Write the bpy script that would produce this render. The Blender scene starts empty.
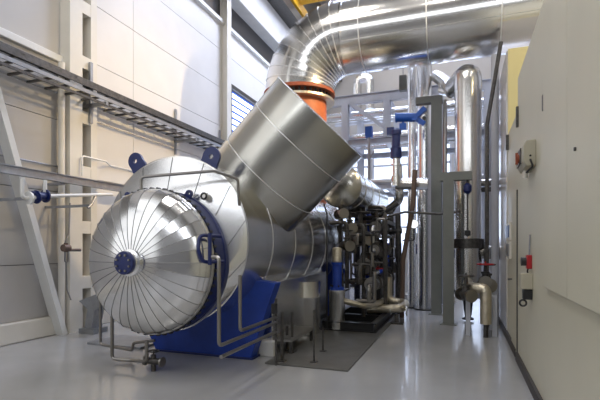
import bpy, bmesh, math, random
from mathutils import Vector, Matrix
random.seed(7)
S = bpy.context.scene
COL = S.collection
PI = math.pi
V = Vector

# ------------------------------------------------------------------ camera and measuring
CAM_H, FOC, YAW, HORIZON = 1.5, 449.0, math.atan(162/449.0), 246.0
ca, sa = math.cos(YAW), math.sin(YAW)
def at(px, py, X=None, Y=None, Z=None, d=None):
    """world point seen at a photo position, on the plane X=, Y= or Z= (or at a view depth d)"""
    u, v = (px-300)/FOC, (HORIZON-py)/FOC
    r = V((ca*u-sa, sa*u+ca, v))
    if X is not None: t = X/r.x
    elif Y is not None: t = Y/r.y
    elif Z is not None: t = (Z-CAM_H)/r.z
    else: t = d
    return V((r.x*t, r.y*t, CAM_H+r.z*t))

cam = bpy.data.cameras.new('camera')
co = bpy.data.objects.new('camera', cam); COL.objects.link(co)
co.location = (0, 0, CAM_H); co.rotation_euler = (PI/2, 0, YAW)
cam.sensor_width = 36; cam.lens = 36*FOC/600
cam.shift_y = (HORIZON-200)/600
S.camera = co

# ------------------------------------------------------------------ materials
def mat(name, col, rough=.5, metal=0, bump=0, bscale=8, var=0, vscale=3, spec=.5, rvar=0, coat=0, stretch=(1,1,1)):
    m = bpy.data.materials.new(name); m.use_nodes = True
    nt = m.node_tree; b = nt.nodes['Principled BSDF']
    b.inputs['Base Color'].default_value = (*col, 1)
    b.inputs['Roughness'].default_value = rough
    b.inputs['Metallic'].default_value = metal
    b.inputs['Specular IOR Level'].default_value = spec
    b.inputs['Coat Weight'].default_value = coat
    if bump or var or rvar:
        tc = nt.nodes.new('ShaderNodeTexCoord'); mp = nt.nodes.new('ShaderNodeMapping')
        mp.inputs['Scale'].default_value = stretch
        nt.links.new(tc.outputs['Object'], mp.inputs['Vector'])
    if var:
        n = nt.nodes.new('ShaderNodeTexNoise'); n.inputs['Scale'].default_value = vscale; n.inputs['Detail'].default_value = 5
        nt.links.new(mp.outputs[0], n.inputs['Vector'])
        r = nt.nodes.new('ShaderNodeValToRGB')
        r.color_ramp.elements[0].position = .3; r.color_ramp.elements[1].position = .7
        r.color_ramp.elements[0].color = (*[max(0, c*(1-var)) for c in col], 1)
        r.color_ramp.elements[1].color = (*[min(1, c*(1+var)) for c in col], 1)
        nt.links.new(n.outputs['Fac'], r.inputs[0]); nt.links.new(r.outputs[0], b.inputs['Base Color'])
    if rvar:
        n = nt.nodes.new('ShaderNodeTexNoise'); n.inputs['Scale'].default_value = vscale*.7; n.inputs['Detail'].default_value = 4
        nt.links.new(mp.outputs[0], n.inputs['Vector'])
        q = nt.nodes.new('ShaderNodeMapRange')
        q.inputs[3].default_value = max(.02, rough-rvar); q.inputs[4].default_value = rough+rvar
        nt.links.new(n.outputs['Fac'], q.inputs[0]); nt.links.new(q.outputs[0], b.inputs['Roughness'])
    if bump:
        n = nt.nodes.new('ShaderNodeTexNoise'); n.inputs['Scale'].default_value = bscale; n.inputs['Detail'].default_value = 2
        nt.links.new(mp.outputs[0], n.inputs['Vector'])
        k = nt.nodes.new('ShaderNodeBump'); k.inputs['Strength'].default_value = bump; k.inputs['Distance'].default_value = .05
        nt.links.new(n.outputs['Fac'], k.inputs['Height']); nt.links.new(k.outputs[0], b.inputs['Normal'])
    return m
def emit(name, col, strength):
    m = bpy.data.materials.new(name); m.use_nodes = True; nt = m.node_tree; nt.nodes.clear()
    e = nt.nodes.new('ShaderNodeEmission'); o = nt.nodes.new('ShaderNodeOutputMaterial')
    e.inputs[0].default_value = (*col, 1); e.inputs[1].default_value = strength
    nt.links.new(e.outputs[0], o.inputs[0]); return m

M = dict(
    clad   = mat('aluminium cladding', (.72,.71,.69), .25, 1, .018, 1.2, .04, 2.5, rvar=.04),
    duct   = mat('shiny duct cladding', (.76,.75,.73), .19, 1, .012, 1.2, .03, 2.5, rvar=.03),
    rib    = mat('seam bead', (.88,.88,.87), .4, .8),
    dome   = mat('aluminium dome sheet', (.74,.74,.74), .17, 1, .03, 1.5, .05, 3, rvar=.05),
    bright = mat('bright cladding', (.80,.80,.80), .27, 1, .02, 2),
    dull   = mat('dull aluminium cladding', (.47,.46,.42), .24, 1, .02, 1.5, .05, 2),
    seam   = mat('folded seam metal', (.60,.59,.57), .35, 1),
    dseam  = mat('dark seam line', (.22,.22,.22), .45, 1),
    steel  = mat('stainless tube', (.30,.285,.265), .3, 1),
    darks  = mat('dark steel', (.10,.095,.09), .45, .7, var=.3, vscale=20),
    black  = mat('black paint', (.018,.018,.02), .45),
    brown  = mat('brown primer pipe', (.16,.11,.085), .5, .3),
    blue   = mat('blue paint', (.012,.052,.36), .42, 0, .05, 14, .18, 5),
    navy   = mat('navy paint', (.008,.018,.11), .35),
    cobalt = mat('bright blue paint', (.012,.085,.42), .4),
    orange = mat('orange primer', (.50,.14,.05), .55, 0, var=.15, vscale=6),
    rust   = mat('red oxide primer', (.30,.075,.035), .6, 0, var=.2, vscale=8),
    red    = mat('red paint', (.38,.015,.02), .4),
    galv   = mat('galvanised steel', (.33,.34,.36), .42, .6, 0, 8, .12, 9),
    grn    = mat('grey green steel paint', (.18,.19,.175), .5, 0, var=.06, vscale=5),
    lav    = mat('pale steel paint', (.50,.52,.58), .45, 0, var=.05, vscale=5),
    white  = mat('white enamel', (.74,.74,.72), .4),
    offw   = mat('off white column paint', (.70,.67,.60), .5, 0, var=.03, vscale=4),
    panelL = mat('white wall panel', (.70,.68,.65), .48, 0, .02, 2, .03, 1.5),
    panelG = mat('grey wall panel', (.50,.485,.47), .5, 0, .02, 2, .03, 1.5),
    groove = mat('panel joint', (.22,.21,.20), .8),
    dkwall = mat('dark grey wall', (.22,.22,.22), .6),
    conc   = mat('pale concrete', (.62,.61,.59), .75, 0, .1, 20, .06, 3),
    slot   = mat('grey brown column web', (.20,.17,.13), .7),
    darkb  = mat('dark glazing strip', (.045,.042,.04), .35),
    cabin  = mat('cream cabin panel', (.54,.51,.395), .42, 0, .012, 3, .03, 1.2),
    cream  = mat('far wall with warm light tint', (.72,.62,.30), .6, 0, var=.03, vscale=2),  # warm lamplight on the far wall face, put into its colour
    gloss  = mat('glossy grey wall sheet', (.62,.60,.58), .25, .2, .05, 2),
    kick   = mat('dark rubber kickboard', (.045,.04,.037), .6),
    floor  = mat('grey epoxy floor', (.37,.37,.37), .20, 0, .02, 3, .10, .9, rvar=.07, coat=.2),
    mat_   = mat('dark plate with shadow tone', (.10,.098,.09), .5, 0, .05, 30, .15, 4),
    ceil   = mat('pale grey ceiling', (.45,.45,.45), .8),
    yellow = mat('crane yellow', (.70,.38,.015), .45),
    insul  = mat('pale foil insulation', (.62,.56,.44), .35, .8, .3, 18, .1, 6),
    lampw  = emit('white lamp face', (.95,.97,1), 1.6),
    rubber = mat('rubber hose', (.03,.03,.032), .5),
    beige  = mat('beige box plastic', (.42,.39,.30), .5),
    bface  = mat('blue switch plate', (.06,.12,.26), .3),
    grate  = mat('grating steel', (.33,.32,.30), .5, .7),
    win    = emit('daylight pane', (.66,.77,1.0), 3.4),
    fillpane   = emit('added front fill pane', (.92,.95,1.0), 7.0),
    slat   = emit('bright blind slat', (.80,.87,1.0), 7.0),
    skyb   = emit('blue evening sky', (.10,.20,.75), 1.6),
    lamp   = emit('lamp tube', (1,.93,.82), 8.0),
)

# ------------------------------------------------------------------ mesh building
WL = {}
def frame_axes(ax):
    ax = V(ax).normalized()
    ref = V((0,0,1)) if abs(ax.z) < .95 else V((0,1,0))
    u = ref.cross(ax).normalized(); return u, ax.cross(u).normalized(), ax
class MB:
    def __init__(s): s.bm = bmesh.new()
    def box(s, x0, x1, y0, y1, z0, z1):
        vs = [s.bm.verts.new((x,y,z)) for x in (x0,x1) for y in (y0,y1) for z in (z0,z1)]
        for f in ((0,1,3,2),(4,6,7,5),(0,4,5,1),(2,3,7,6),(0,2,6,4),(1,5,7,3)):
            s.bm.faces.new([vs[i] for i in f])
        return s
    def obox(s, c, ux, uy, uz, hx, hy, hz):
        c, ux, uy, uz = V(c), V(ux).normalized(), V(uy).normalized(), V(uz).normalized()
        vs = [s.bm.verts.new(c+ux*hx*i+uy*hy*j+uz*hz*k) for i in (-1,1) for j in (-1,1) for k in (-1,1)]
        for f in ((0,1,3,2),(4,6,7,5),(0,4,5,1),(2,3,7,6),(0,2,6,4),(1,5,7,3)):
            s.bm.faces.new([vs[i] for i in f])
        return s
    def ring(s, c, u, v, r, n):
        return [s.bm.verts.new(c+u*(r*math.cos(2*PI*i/n))+v*(r*math.sin(2*PI*i/n))) for i in range(n)]
    def skin(s, rings, cap=True):
        n = len(rings[0])
        for a, b in zip(rings, rings[1:]):
            for i in range(n):
                s.bm.faces.new((a[i], a[(i+1)%n], b[(i+1)%n], b[i]))
        if cap:
            s.bm.faces.new(rings[0][::-1]); s.bm.faces.new(rings[-1])
        return s
    def cyl(s, p0, p1, r0, r1=None, n=24, cap=True):
        p0, p1 = V(p0), V(p1); u, v, a = frame_axes(p1-p0)
        return s.skin([s.ring(p0,u,v,r0,n), s.ring(p1,u,v,r0 if r1 is None else r1,n)], cap)
    def lathe(s, prof, o, ax, n=48, cap=True):
        o = V(o); u, v, a = frame_axes(ax)
        return s.skin([s.ring(o+a*t,u,v,max(r,.0005),n) for r, t in prof], cap)
    def tube(s, pts, r, n=10, bend=None, cap=True):
        pts = [V(p) for p in pts]; bend = 3*r if bend is None else bend
        path = [pts[0]]
        for a, b, c in zip(pts, pts[1:], pts[2:]):
            d0, d1 = (b-a).normalized(), (c-b).normalized()
            ang = d0.angle(d1)
            if ang < .02: path.append(b); continue
            L = min(bend*math.tan(ang/2), (b-a).length*.48, (c-b).length*.48)
            k = max(2, int(ang/.22))
            for i in range(k+1):
                t = i/k; p0 = b-d0*L; p2 = b+d1*L
                path.append(p0*(1-t)**2 + b*2*t*(1-t) + p2*t*t)
        path.append(pts[-1])
        u, v, a = frame_axes(path[1]-path[0]); rings = []
        for i, p in enumerate(path):
            t = (path[min(i+1,len(path)-1)]-path[max(i-1,0)]).normalized()
            q = a.rotation_difference(t); u = q@u; v = q@v; a = t
            rings.append(s.ring(p,u,v,r,n))
        return s.skin(rings, cap)
    def torus(s, c, ax, R, r, n=24, m=8):
        c = V(c); u, v, a = frame_axes(ax); rings = []
        for i in range(n):
            t = 2*PI*i/n; d = u*math.cos(t)+v*math.sin(t)
            rings.append([s.bm.verts.new(c+d*(R+r*math.cos(2*PI*j/m))+a*(r*math.sin(2*PI*j/m))) for j in range(m)])
        for i in range(n):
            A, B = rings[i], rings[(i+1)%n]
            for j in range(m): s.bm.faces.new((A[j],A[(j+1)%m],B[(j+1)%m],B[j]))
        return s
    def prism(s, poly, o, ux, uz, uy, depth):
        """polygon in the (ux,uz) plane, extruded along uy"""
        o, ux, uz, uy = V(o), V(ux), V(uz), V(uy)
        a = [s.bm.verts.new(o+ux*x+uz*z) for x, z in poly]
        b = [s.bm.verts.new(o+ux*x+uz*z+uy*depth) for x, z in poly]
        s.bm.faces.new(a); s.bm.faces.new(b[::-1]); n = len(a)
        for i in range(n): s.bm.faces.new((a[i],b[i],b[(i+1)%n],a[(i+1)%n]))
        return s
    def ibeam(s, p0, p1, w, h, t=.014, up=(0,0,1)):
        p0, p1 = V(p0), V(p1); a = (p1-p0).normalized(); up = V(up)
        x = up.cross(a).normalized(); z = a.cross(x).normalized()
        poly = [(-w/2,-h/2),(w/2,-h/2),(w/2,-h/2+t),(t/2,-h/2+t),(t/2,h/2-t),(w/2,h/2-t),(w/2,h/2),(-w/2,h/2),(-w/2,h/2-t),(-t/2,h/2-t),(-t/2,-h/2+t),(-w/2,-h/2+t)]
        return s.prism(poly, p0, x, z, a, (p1-p0).length)
    def beam(s, p0, p1, w, h, up=(0,0,1)):
        p0, p1 = V(p0), V(p1); a = (p1-p0); x = V(up).cross(a).normalized(); z = a.cross(x).normalized()
        return s.obox((p0+p1)/2, x, a, z, w/2, a.length/2, h/2)
    def build(s, name, m, parent=None, bevel=0, ang=32):
        bm = s.bm
        if ang is None:
            for e in s.merid: e.smooth = False
        bmesh.ops.recalc_face_normals(bm, faces=bm.faces)
        lo = V([min(v.co[i] for v in bm.verts) for i in range(3)]); hi = V([max(v.co[i] for v in bm.verts) for i in range(3)])
        off = V(WL[parent.name]) if parent else V(((lo.x+hi.x)/2,(lo.y+hi.y)/2,lo.z))
        for v in bm.verts: v.co -= off
        me = bpy.data.meshes.new(name); bm.to_mesh(me); bm.free()
        me.materials.append(M[m] if isinstance(m, str) else m)
        for p_ in me.polygons: p_.use_smooth = True
        if ang is not None: me.set_sharp_from_angle(angle=math.radians(ang))
        o = bpy.data.objects.new(name, me); COL.objects.link(o)
        if parent: o.parent = parent
        else: o.location = off
        WL[o.name] = tuple(off)
        if bevel:
            b = o.modifiers.new('bevel','BEVEL'); b.width = bevel; b.segments = 2; b.limit_method = 'ANGLE'
        return o
def tag(o, label, cat, group=None):
    o['label'] = label; o['category'] = cat
    if group: o['group'] = group
    return o
def thing(name, label, cat, loc, group=None):
    o = bpy.data.objects.new(name, None); COL.objects.link(o); o.location = loc; o.empty_display_size = .1
    WL[o.name] = tuple(loc); return tag(o, label, cat, group)
def struct(o, kind='structure'): o['kind'] = kind; return o
def solo(mb, name, m, label, cat, group=None, bevel=0): return tag(mb.build(name, m, None, bevel), label, cat, group)
def dup(root, loc, label, group=None, rz=0, scale=1.0):
    r = root.copy(); COL.objects.link(r); r.location = loc; r.rotation_euler = (0,0,rz); r.scale = (scale,)*3
    r['label'] = label
    if group: r['group'] = group
    for ch in root.children:
        c = ch.copy(); COL.objects.link(c); c.parent = r
        for g in ch.children:
            e = g.copy(); COL.objects.link(e); e.parent = c
    return r

# ------------------------------------------------------------------ the setting
XL, XR, YB, YF, ZC = -6.55, .69, 22.0, -5.0, 13.5
struct(MB().box(XL-.4, 9, YF, YB, -.2, 0).build('floor','floor'))
struct(MB().box(XL-.4, 9, YF, YB, ZC, ZC+.2).build('ceiling','ceil'))
struct(MB().box(8.8, 9, YF, YB, 0, ZC).build('wall_right','conc'))
struct(MB().box(XL-.4, 9, YF-.2, YF, 0, ZC).build('wall_front','dkwall'))
w = MB().box(XL-.4, 9, YB, YB+.2, 0, ZC); struct(w.build('wall_back','panelG'))

# left wall: backing plus sandwich panels with joints
YC1 = at(78,200,X=XL).y; YC2 = at(222,60,X=XL).y
w = MB().box(XL-.4, XL-.06, YF, YB, 0, ZC); struct(w.build('wall_left','groove'))
w = MB(); zs = [.32,1.2,2.43,3.67,4.66]
for a, b in zip(zs, zs[1:]): w.box(XL-.06, XL, YF, YC1-.35, a+.006, b-.006)
struct(w.build('wall_left_lower_bay','panelG'))
w = MB(); 
for a, b in zip([4.78,5.9,7.0],[5.9,7.0,8.0]): w.box(XL-.06, XL, YF, YC1-.35, a+.006, b-.006)
struct(w.build('wall_left_upper_bay','panelG'))
w = MB(); zs = [.32,1.66,2.76,3.86,4.96,6.07,7.16,8.0]
for a, b in zip(zs, zs[1:]):
    for y0, y1 in ((YC1-.3, YC1+1.45), (YC1+1.46, YC2-.1), (YC2+.1, 15.2), (15.21, YB)):
        w.box(XL-.06, XL, y0, y1, a+.006, b-.006)
struct(w.build('wall_left_long_bay','panelL'))
struct(MB().box(XL-.06, XL-.02, YF, YB, 8.0, 8.72).build('wall_left_glazing_strip','darkb'))
struct(MB().box(XL-.06, XL+.06, YF, YC1-.36, 4.66, 4.78).build('trim_1','white', bevel=.01))
w = MB().box(XL-.06, XL+.10, YF, YC1-.3, 0, .32); struct(w.build('baseboard_left','offw', bevel=.02))
struct(MB().box(XL-.06, XL+.04, YC1-.3, YB, 0, .32).build('baseboard_left_far','offw', bevel=.01))
struct(MB().box(XL-.2, XL+.40, YF, YB, 8.72, 9.75).build('trim_2','conc', bevel=.02))
struct(MB().box(XL-.06, XL+.10, YC2-4, YB, 7.9, 8.0).build('trim_3','white'))
# built-up column with batten plates and open slots, H column further on
c1 = MB(); y0, y1 = at(70,200,X=XL+.22).y, at(97,200,X=XL+.22).y
struct(MB().box(XL-.05, XL+.02, y0+.05, y1-.02, 0, 8.7).build('trim_4','slot'))
ys0, ys1 = at(82.5,200,X=XL+.22).y, at(91,200,X=XL+.22).y
c1.box(XL, XL+.22, y0, ys0, 0, 8.7); c1.box(XL, XL+.22, ys1, y1, 0, 8.7)
dz = .98
zb = at(87,282,X=XL+.22).z
k = -2
while zb+k*dz < 8.5:
    z = zb+k*dz
    if z > -.1: c1.box(XL+.06, XL+.215, ys0, ys1, max(0,z-.11), z+.11)
    k += 1
struct(c1.build('trim_5','offw'))
struct(MB().cyl((XL+.14,y0-.10,0),(XL+.14,y0-.10,4.62),.055,n=16).build('trim_6','offw'))
c2 = MB(); c2.ibeam((XL+.12,YC2,0),(XL+.12,YC2,8.7), .24, .24, .02, up=(1,0,0)); struct(c2.build('trim_7','offw'))

# cabin on the right of the walkway
struct(MB().box(XR, XR+6, -4.5, 6.52, 0, 3.70).build('wall_cabin_near','cabin'))
struct(MB().box(XR+.012, XR+6, 6.52, 8.05, 0, 3.30).build('wall_cabin_middle','cabin'))
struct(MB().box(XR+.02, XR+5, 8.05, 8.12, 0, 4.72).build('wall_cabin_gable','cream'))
struct(MB().box(XR, XR+5, 8.12, 12.6, 0, 4.72).build('wall_cabin_far','gloss'))
w = MB(); yy = at(545,200,X=XR-.02).y
for a, b in ((yy-.93,yy),(yy-2.2,yy-.935),(yy-3.6,yy-2.205),(-4.4,yy-3.605)): w.box(XR-.035, XR, a, b, 1.15, 3.70)
struct(w.build('wall_cabin_cladding','cabin', bevel=.004))
struct(MB().box(XR-.03, XR, -4.5, 6.52, 0, .11).box(XR-.02, XR+.012, 6.7, 12.6, 0, .11).build('baseboard_right','kick'))
# flush door
d1 = MB().box(XR-.006, XR+.012, 6.66, 7.28, .02, 2.21); door = struct(d1.build('door_1','cabin', bevel=.004))
MB().box(XR-.004, XR+.012, 6.60, 6.655, 0, 2.25).build('door_gap','kick', door)
h = MB().tube([(XR-.006,7.18,1.02),(XR-.06,7.18,1.02),(XR-.06,7.06,1.02)],.011); h.build('door_handle','darks', door)

# daylight windows in the far wall
wx = [-6.0,-4.1,-2.2,-.3,1.6]
for i, x in enumerate(wx):
    f = MB()
    for a in (x, x+1.7): f.box(a-.05,a+.05,YB-.08,YB,.9,6.9)
    for z in (.9,2.4,3.9,5.4,6.9): f.box(x,x+1.7,YB-.08,YB,z-.05,z+.05)
    fo = struct(f.build('window_%d' % (i+1),'lav'))
    MB().box(x,x+1.7,YB-.03,YB-.01,.9,6.9).build('window_pane','win',fo)
struct(MB().box(-6.3,6.0,YF,YF+.06,5.85,5.95).box(-6.3,6.0,YF,YF+.06,7.25,7.35).build('trim_8','lav'))
for i, x in enumerate((-6.2,-3.2,-.2,2.8)):  # glowing panes added behind the camera for fill and streak reflections
    struct(MB().box(x,x+2.85,YF+.01,YF+.03,5.95,7.25).build('window_%d' % (i+7),'fillpane'))
# lit window with blinds in the left wall
y0, y1 = at(228,100,X=XL).y, 14.6
z0, z1 = 4.72, 6.18
f = MB(); X = XL
f.box(X,X+.14,y0-.12,y0,z0-.12,z1+.12); f.box(X,X+.14,y1,y1+.12,z0-.12,z1+.12)
f.box(X,X+.14,y0,y1,z1,z1+.12); f.box(X,X+.14,y0,y1,z0-.12,z0)
fo = struct(f.build('window_6','darks'))
MB().box(X+.005,X+.015,y0,y1,z0,z1).build('window_pane','skyb',fo)
n = 7; f = MB()
for k in range(n):
    z = z0+.1+k*(z1-z0-.1)/n
    f.box(X+.03,X+.05,y0+.05,y1,z,z+.11)
f.build('blind_slats','slat',fo)

# ------------------------------------------------------------------ the horizontal pressure vessel
XC, RS, ZS = -3.46, 1.06, 1.57
RC, ZR = .85, 1.315
YR, YE, YEND = 4.36, 4.82, 10.3
ves = thing('pressure_vessel','large horizontal aluminium-clad vessel with ribbed dome end on a blue saddle','vessel',(XC,7,0))
# shell: rings of cladding
b = MB(); prof = [(RS-.05,0),(RS,0),(RS+.012,.004),(RS+.012,.03),(RS,.035)]
for s in (.78,1.65,2.5,3.3,4.2): prof += [(RS,s-.012),(RS+.007,s-.01),(RS+.007,s+.01),(RS,s+.012)]
L = YEND-YE; prof += [(RS,L),(RS*.9,L+.2),(RS*.6,L+.38),(.01,L+.45)]
b.lathe(prof,(XC,YE,ZS),(0,1,0),n=96); b.build('shell','clad',ves)
# eccentric cone
def ecc(bm, y0, r0, z0, y1, r1, z1, n=96):
    R = []
    for y, r, z in ((y0,r0,z0),(y1,r1,z1)):
        R.append([bm.bm.verts.new((XC+r*math.cos(2*PI*i/n), y, z+r*math.sin(2*PI*i/n))) for i in range(n)])
    bm.skin(R)
b = MB(); ecc(b, 4.71,.875,ZR, YE+.002,RS-.002,ZS); cone = b.build('conical_front','bright',ves)
for k in range(14):
    t = 2*PI*(k+.5)/14; c, s = math.cos(t), math.sin(t)
    p = V((XC+.88*c,4.708,ZR+.88*s)); q = V((XC+(RS-.005)*c,YE-.003,ZS+(RS-.005)*s))
    MB().cyl(p,q,.004,n=6).build('cone_seam','dseam',cone)
# blue body ring and dome flange, bolts between
bfr = MB().lathe([(.70,0),(.865,0),(.865,.07),(.85,.075),(.85,.22),(.862,.225),(.862,.30),(.80,.30)],(XC,4.425,ZR),(0,1,0),n=80).build('blue_flange_ring','navy',ves)
MB().lathe([(.5,0),(RC+.005,0),(RC+.012,.03),(RC+.005,.045),(.5,.045)],(XC,YR,ZR),(0,1,0),n=80).build('dome_rim','seam',ves)
NB = 60
for k in range(NB):
    t = 2*PI*k/NB
    p = V((XC+.860*math.cos(t),4.39,ZR+.860*math.sin(t)))
    b = MB().cyl(p,p+V((0,.055,0)),.022,n=6)
    b.build('flange_bolt','black',bfr)
# ribbed dome
DD = .31; NG = 32; b = MB()
prof = [(RC,0)]+[(RC*math.cos(t),DD*math.sin(t)) for t in [PI/2*i/14 for i in range(1,14)]]+[(.05,DD)]
b.lathe(prof,(XC,YR,ZR),(0,-1,0),n=NG); 
def gore_edge(e):
    p, q = e.verts[0].co, e.verts[1].co
    a_, b_ = V((p.x-XC,p.z-ZR)), V((q.x-XC,q.z-ZR))
    return abs(p.y-q.y) > .001 and abs(a_.length-b_.length) > .001
b.merid = [e for e in b.bm.edges if gore_edge(e)]
dome = b.build('dome_cover','dome',ves,ang=None)
b = MB()
for k in range(NG):
    u_, v_, a_ = frame_axes((0,-1,0)); t = 2*PI*k/NG; rad = u_*math.cos(t)+v_*math.sin(t); pts = []
    for i in range(0,15):
        q = PI/2*i/15.4; pts.append(V((XC,YR-(DD+.001)*math.sin(q),ZR))+rad*((RC+.001)*math.cos(q)))
    b.tube(pts,.0035,n=5,bend=.001)
b.build('dome_seams','dseam',dome)
yh = YR-DD
MB().lathe([(.15,-.05),(.15,.03),(.125,.04),(.125,.07)],(XC,yh,ZR),(0,-1,0),n=40).build('hub_collar','bright',ves)
hub = MB().lathe([(.10,.05),(.122,.06),(.128,.07),(.128,.11),(.122,.118)],(XC,yh,ZR),(0,-1,0),n=40).build('hub_flange','navy',ves)
for k in range(8):
    t = 2*PI*(k+.5)/8; p = V((XC+.09*math.cos(t),yh-.118,ZR+.09*math.sin(t)))
    MB().cyl(p,p-V((0,.018,0)),.013,n=6).build('hub_bolt','steel',hub)
# saddles
def saddle(yf, dep, name):
    poly = [(-.66,0),(.83,0),(1.19,1.02)]
    n = 24
    a0 = math.asin((1.02-ZS)/(RS+.02))
    for i in range(n+1):
        t = a0-(PI+2*a0)*i/n
        poly.append(((RS-.03)*math.cos(t), ZS+(RS-.03)*math.sin(t)))
    poly.append((-1.22,1.02))
    o = MB().prism(poly,(XC,yf,0),(1,0,0),(0,0,1),(0,1,0),dep).build(name,'blue',ves,bevel=.008)
    MB().box(XC-.70,XC+.87,yf-.02,yf+dep+.03,0,.025).build('saddle_base_plate','navy',o)
    return o
saddle(5.35,.20,'saddle'); saddle(9.1,.30,'saddle')
# lifting lugs
def lug(px, py, Y, r, hole, name='lifting_lug', m='navy', th=.035):
    c = at(px,py,Y=Y); cen = V((XC,Y,ZS)); dirv = (cen-c).normalized(); side = V((-dirv.z,0,dirv.x))
    n = 28; b = MB(); out = []; inn = []
    for y in (Y,Y+th):
        O = []; I = []
        for i in range(n):
            t = 2*PI*i/n; x, z = math.cos(t), math.sin(t)
            rr = r if x <= .2 else r*1.0
            O.append(b.bm.verts.new(V((c.x,y,c.z))+dirv*(rr*x+(r*1.3*max(0,x)))+side*(rr*z*(1.15 if x>.3 else 1))))
            I.append(b.bm.verts.new(V((c.x,y,c.z))+dirv*hole*x+side*hole*z))
        out.append(O); inn.append(I)
    for i in range(n):
        j = (i+1)%n
        b.bm.faces.new((out[0][i],out[0][j],inn[0][j],inn[0][i])); b.bm.faces.new((out[1][i],inn[1][i],inn[1][j],out[1][j]))
        b.bm.faces.new((out[0][i],out[1][i],out[1][j],out[0][j])); b.bm.faces.new((inn[0][i],inn[0][j],inn[1][j],inn[1][i]))
    return b.build(name,m,ves)
lug(135,161,5.0,.115,.03); lug(211,156.5,5.0,.125,.032)
lug(188.5,193.5,4.60,.045,.016,'small_lug'); lug(127,195,4.60,.04,.012,'small_lug')
p = at(206,196.5,Y=4.70)
MB().cyl(p,p-V((0,.05,0)),.045,n=20).build('inspection_plug','seam',ves)
MB().torus(p-V((0,.05,0)),(0,1,0),.035,.012).build('plug_ring','black',ves)
# hinge loop beside the dome rim
a = at(202,236,Y=4.2); c = at(205,262,Y=4.2)
MB().tube([V((a.x+.10,4.42,a.z)),V((a.x,4.15,a.z+.01)),V((a.x+.01,4.11,(a.z+c.z)/2)),V((c.x,4.15,c.z)),V((c.x+.10,4.42,c.z))],.02,n=10,bend=.08).build('dome_hinge','navy',ves)
MB().cyl(V((c.x+.06,4.20,c.z-.03)),V((c.x+.06,4.20,a.z+.03)),.022,n=10).build('hinge_pin','navy',ves)
# clad sump below the shell
ps = at(308,345,Z=0); 
MB().lathe([(.36,0),(.36,.62),(.365,.63),(.365,.66),(.36,.67),(.36,.9)],(XC+.82,7.3,0),(0,0,1),n=40).build('sump','bright',ves)
MB().box(XC+.3,XC+1.0,5.7,8.4,.10,1.0).build('skirt_panel','bright',ves,bevel=.01)

# ------------------------------------------------------------------ thick slanted duct on the shell
YD = 6.2
p0, p1 = at(251,197,Y=YD), at(321,118,Y=YD); ax = (p1-p0).normalized(); LD = (p1-p0).length
side = V((ax.z,0,-ax.x))
sd = thing('slanted_duct','thick dull aluminium duct leaning up to the right out of the vessel','duct',(p0.x,YD,2.2))
RD = .82
prof = [(RD-.03,-.42),(RD,-.42)]
for s in (.30*LD,.70*LD): prof += [(RD,s-.008),(RD+.006,s-.006),(RD+.006,s+.006),(RD,s+.008)]
for s in (.30*LD,.70*LD): MB().lathe([(RD-.02,-.007),(RD+.009,-.006),(RD+.009,.006),(RD-.02,.007)],p0+ax*s,ax,n=80).build('ring_seam','rib',sd)
prof += [(RD,LD-.01),(RD+.008,LD-.008),(RD+.008,LD),(RD-.01,LD+.004)]
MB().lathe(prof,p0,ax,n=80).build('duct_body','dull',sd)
for t in (.35,2.2,):
    u, v, a_ = frame_axes(ax); o = (u*math.cos(t)+v*math.sin(t))*(RD+.002)
    MB().cyl(p0+o-ax*.3,p1+o,.005,n=6).build('duct_seam','rib',sd)
# ------------------------------------------------------------------ overhead duct with gored elbow and orange riser
XV, YV, RV, ZV = -3.48, 9.6, .775, 6.06
RB = 1.12
od = thing('overhead_duct','huge shiny segmented elbow duct on an orange riser, running under the ceiling to the right','duct',(XV,YV,2.5))
R = []; ng = 10; b = MB(); n = 64
cx, cz = XV+RB, ZV-RB; n = 96
def elbow_ring(bm, t, r):
    d = V((-math.cos(t),0,math.sin(t))); c = V((cx,YV,cz))+d*RB
    return [bm.bm.verts.new(c+d*(r*math.cos(2*PI*i/n))+V((0,1,0))*(r*math.sin(2*PI*i/n))) for i in range(n)]
rings = []
for k in range(ng+1):
    t = PI/2*k/ng; e = .012
    if k: rings += [elbow_ring(b,t-e,RV)]
    if 0 < k < ng: rings += [elbow_ring(b,t-e*.8,RV+.009), elbow_ring(b,t+e*.5,RV+.009)]
    if k < ng: rings += [elbow_ring(b,t+e*.6 if k else 0,RV)]
b.skin(rings); b.build('duct_elbow','duct',od,ang=5)
for k in range(1,ng):
    t = PI/2*k/ng; d = V((-math.cos(t),0,math.sin(t))); tg = V((math.sin(t),0,math.cos(t))); c = V((cx,YV,cz))+d*RB
    MB().lathe([(RV-.03,-.012),(RV+.009,-.010),(RV+.009,.010),(RV-.03,.012)],c,tg,n=72).build('gore_seam','rib',od)
for s in (.40,1.72,3.04,4.36):
    MB().lathe([(RV-.03,-.012),(RV+.009,-.010),(RV+.009,.010),(RV-.03,.012)],(cx+s,YV,ZV),(1,0,0),n=72).build('run_seam','rib',od)
prof = []; Lr = 9.5
prof = [(RV-.02,0),(RV+.006,0),(RV+.006,.03),(RV,.034)]
for s in (.40,1.72,3.04,4.36,5.68,7.0): prof += [(RV,s-.014),(RV+.008,s-.012),(RV+.008,s+.012),(RV,s+.014)]
prof += [(RV,Lr)]
MB().lathe(prof,(cx,YV,ZV),(1,0,0),n=72).build('duct_run','duct',od)
b = MB()
for t in (-.5,.9): 
    b.cyl((cx+.03,YV-RV*math.cos(t)-.002,ZV+RV*math.sin(t)),(cx+Lr,YV-RV*math.cos(t)-.002,ZV+RV*math.sin(t)),.005,n=6)
b.build('run_seams','seam',od)
zf = cz
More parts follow.
